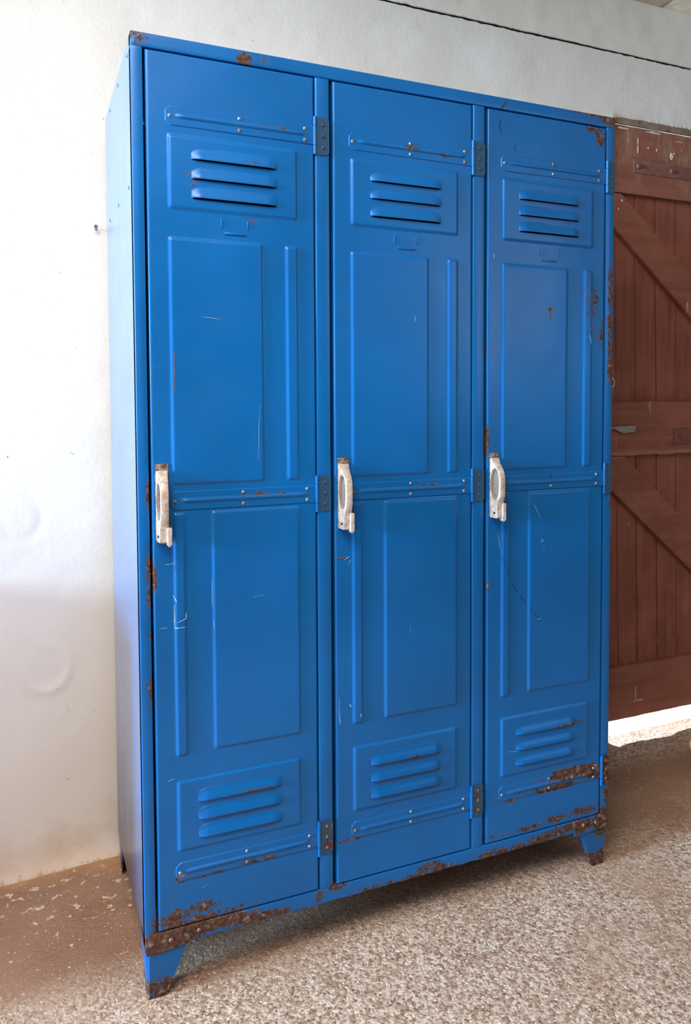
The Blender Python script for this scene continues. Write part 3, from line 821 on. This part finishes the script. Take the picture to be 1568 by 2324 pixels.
for a_, b_ in (((.777, .787), (.790, .760)), ((.792, .757), (.800, .740)), ((.804, .728), (.824, .700)), ((.828, .695), (.846, .672)), ((.852, .665), (.862, .655)), ((.866, .648), (.885, .632))):
    dark.append(([a_, ((a_[0] + b_[0]) / 2 + .001, (a_[1] + b_[1]) / 2 - .001), b_], .0017, 2))
dark += [([(.773, 1.752), (.769, 1.738), (.776, 1.722)], .0030, 2), ([(.813, 1.705), (.807, 1.694), (.810, 1.685)], .0016, 2), ([(.769, .84), (.775, .805)], .0012, 1),
         ([(.874, .634), (.884, .6355)], .0016, 1), ([(.86, .905), (.882, .868)], .0010, 1),
         ([(.985, 1.365), (1.012, 1.42), (1.022, 1.452)], .0016, 3), ([(1.005, 1.38), (1.008, 1.35), (1.012, 1.325)], .003, 3), ([(1.012, 1.405), (1.012, 1.36), (1.035, 1.34), (1.058, 1.335)], .0026, 3),
         ([(1.02, 1.35), (1.026, 1.30), (1.05, 1.27), (1.058, 1.24)], .0014, 3), ([(1.01, 1.30), (1.032, 1.305)], .0035, 3), ([(1.015, 1.29), (1.02, 1.27)], .003, 1), ([(.990, 1.34), (1.035, 1.338)], .0013, 3),
         ([(1.030, 1.40), (1.018, 1.38), (1.03, 1.33)], .0018, 3), ([(.902, 1.348), (.912, 1.348), (.908, 1.340)], .004, 3), ([(.905, 1.330), (.906, 1.318)], .003, 3),
         ([(.888, .80), (.893, .79)], .003, 3), ([(.882, .812), (.886, .82), (.890, .812)], .0018, 1), ([(.755, 1.46), (.757, 1.45)], .002, 1), ([(.795, .338), (.83, .333)], .0009, 1)]
slivers(doors[2], 2, dark)
# the tape mark on the top rail
bm = bmesh.new(); prism(bm, [(.7725, 1.776), (.776, 1.776), (.788, 1.792), (.785, 1.7925)], -.0020, -.0012); frombm('scuff_mark', bm, M_DSCR, L)

# ------------------------------------------------------------------ basket at the right edge
def basket():
    root = bpy.data.objects.new('wicker_basket', None); COL.objects.link(root)
    cx, cy, R, h = 1.760, .190, .15, .072
    root.location = (cx, cy, 0)
    bm = bmesh.new(); n = 72; m = 9; prev = None
    for j in range(m + 1):
        t = j / m; rr = (R - .045) + .045 * math.sin(t * math.pi / 2) ; z = .003 + h * t
        cur = [bm.verts.new(((rr + .0022 * math.sin(i * math.pi / 2 + j * math.pi)) * math.cos(2 * math.pi * i / n), (rr + .0022 * math.sin(i * math.pi / 2 + j * math.pi)) * math.sin(2 * math.pi * i / n), z)) for i in range(n)]
        if prev:
            for i in range(n): bm.faces.new((prev[i], prev[(i + 1) % n], cur[(i + 1) % n], cur[i]))
        else: bm.faces.new(cur[::-1])
        prev = cur
    o = frombm('basket_body', bm, M_WICK, root); md = o.modifiers.new('s', 'SOLIDIFY'); md.thickness = .004
    bm = bmesh.new(); seg = 10; rr = .0085
    ring = [[bm.verts.new(((R + rr * math.cos(2 * math.pi * s / seg)) * math.cos(2 * math.pi * i / n), (R + rr * math.cos(2 * math.pi * s / seg)) * math.sin(2 * math.pi * i / n), h + .006 + rr * math.sin(2 * math.pi * s / seg))) for s in range(seg)] for i in range(n)]
    for i in range(n):
        for s in range(seg): bm.faces.new((ring[i][s], ring[(i + 1) % n][s], ring[(i + 1) % n][(s + 1) % seg], ring[i][(s + 1) % seg]))
    frombm('basket_rim', bm, M_WICKR, root)
    tag(root, 'low brown basket with pale rim on the floor at the right edge', 'basket')
basket()

# ------------------------------------------------------------------ rusty nail in the wall
bm = bmesh.new(); cyl(bm, (-.020, .575, 1.552), (-.021, .548, 1.555), .0022, seg=10); cyl(bm, (-.021, .549, 1.555), (-.021, .546, 1.5553), .0048, seg=12)
nl = frombm('wall_nail', bm, M_RUST); tag(nl, 'short rusty nail stuck in the white wall left of the locker', 'nail')
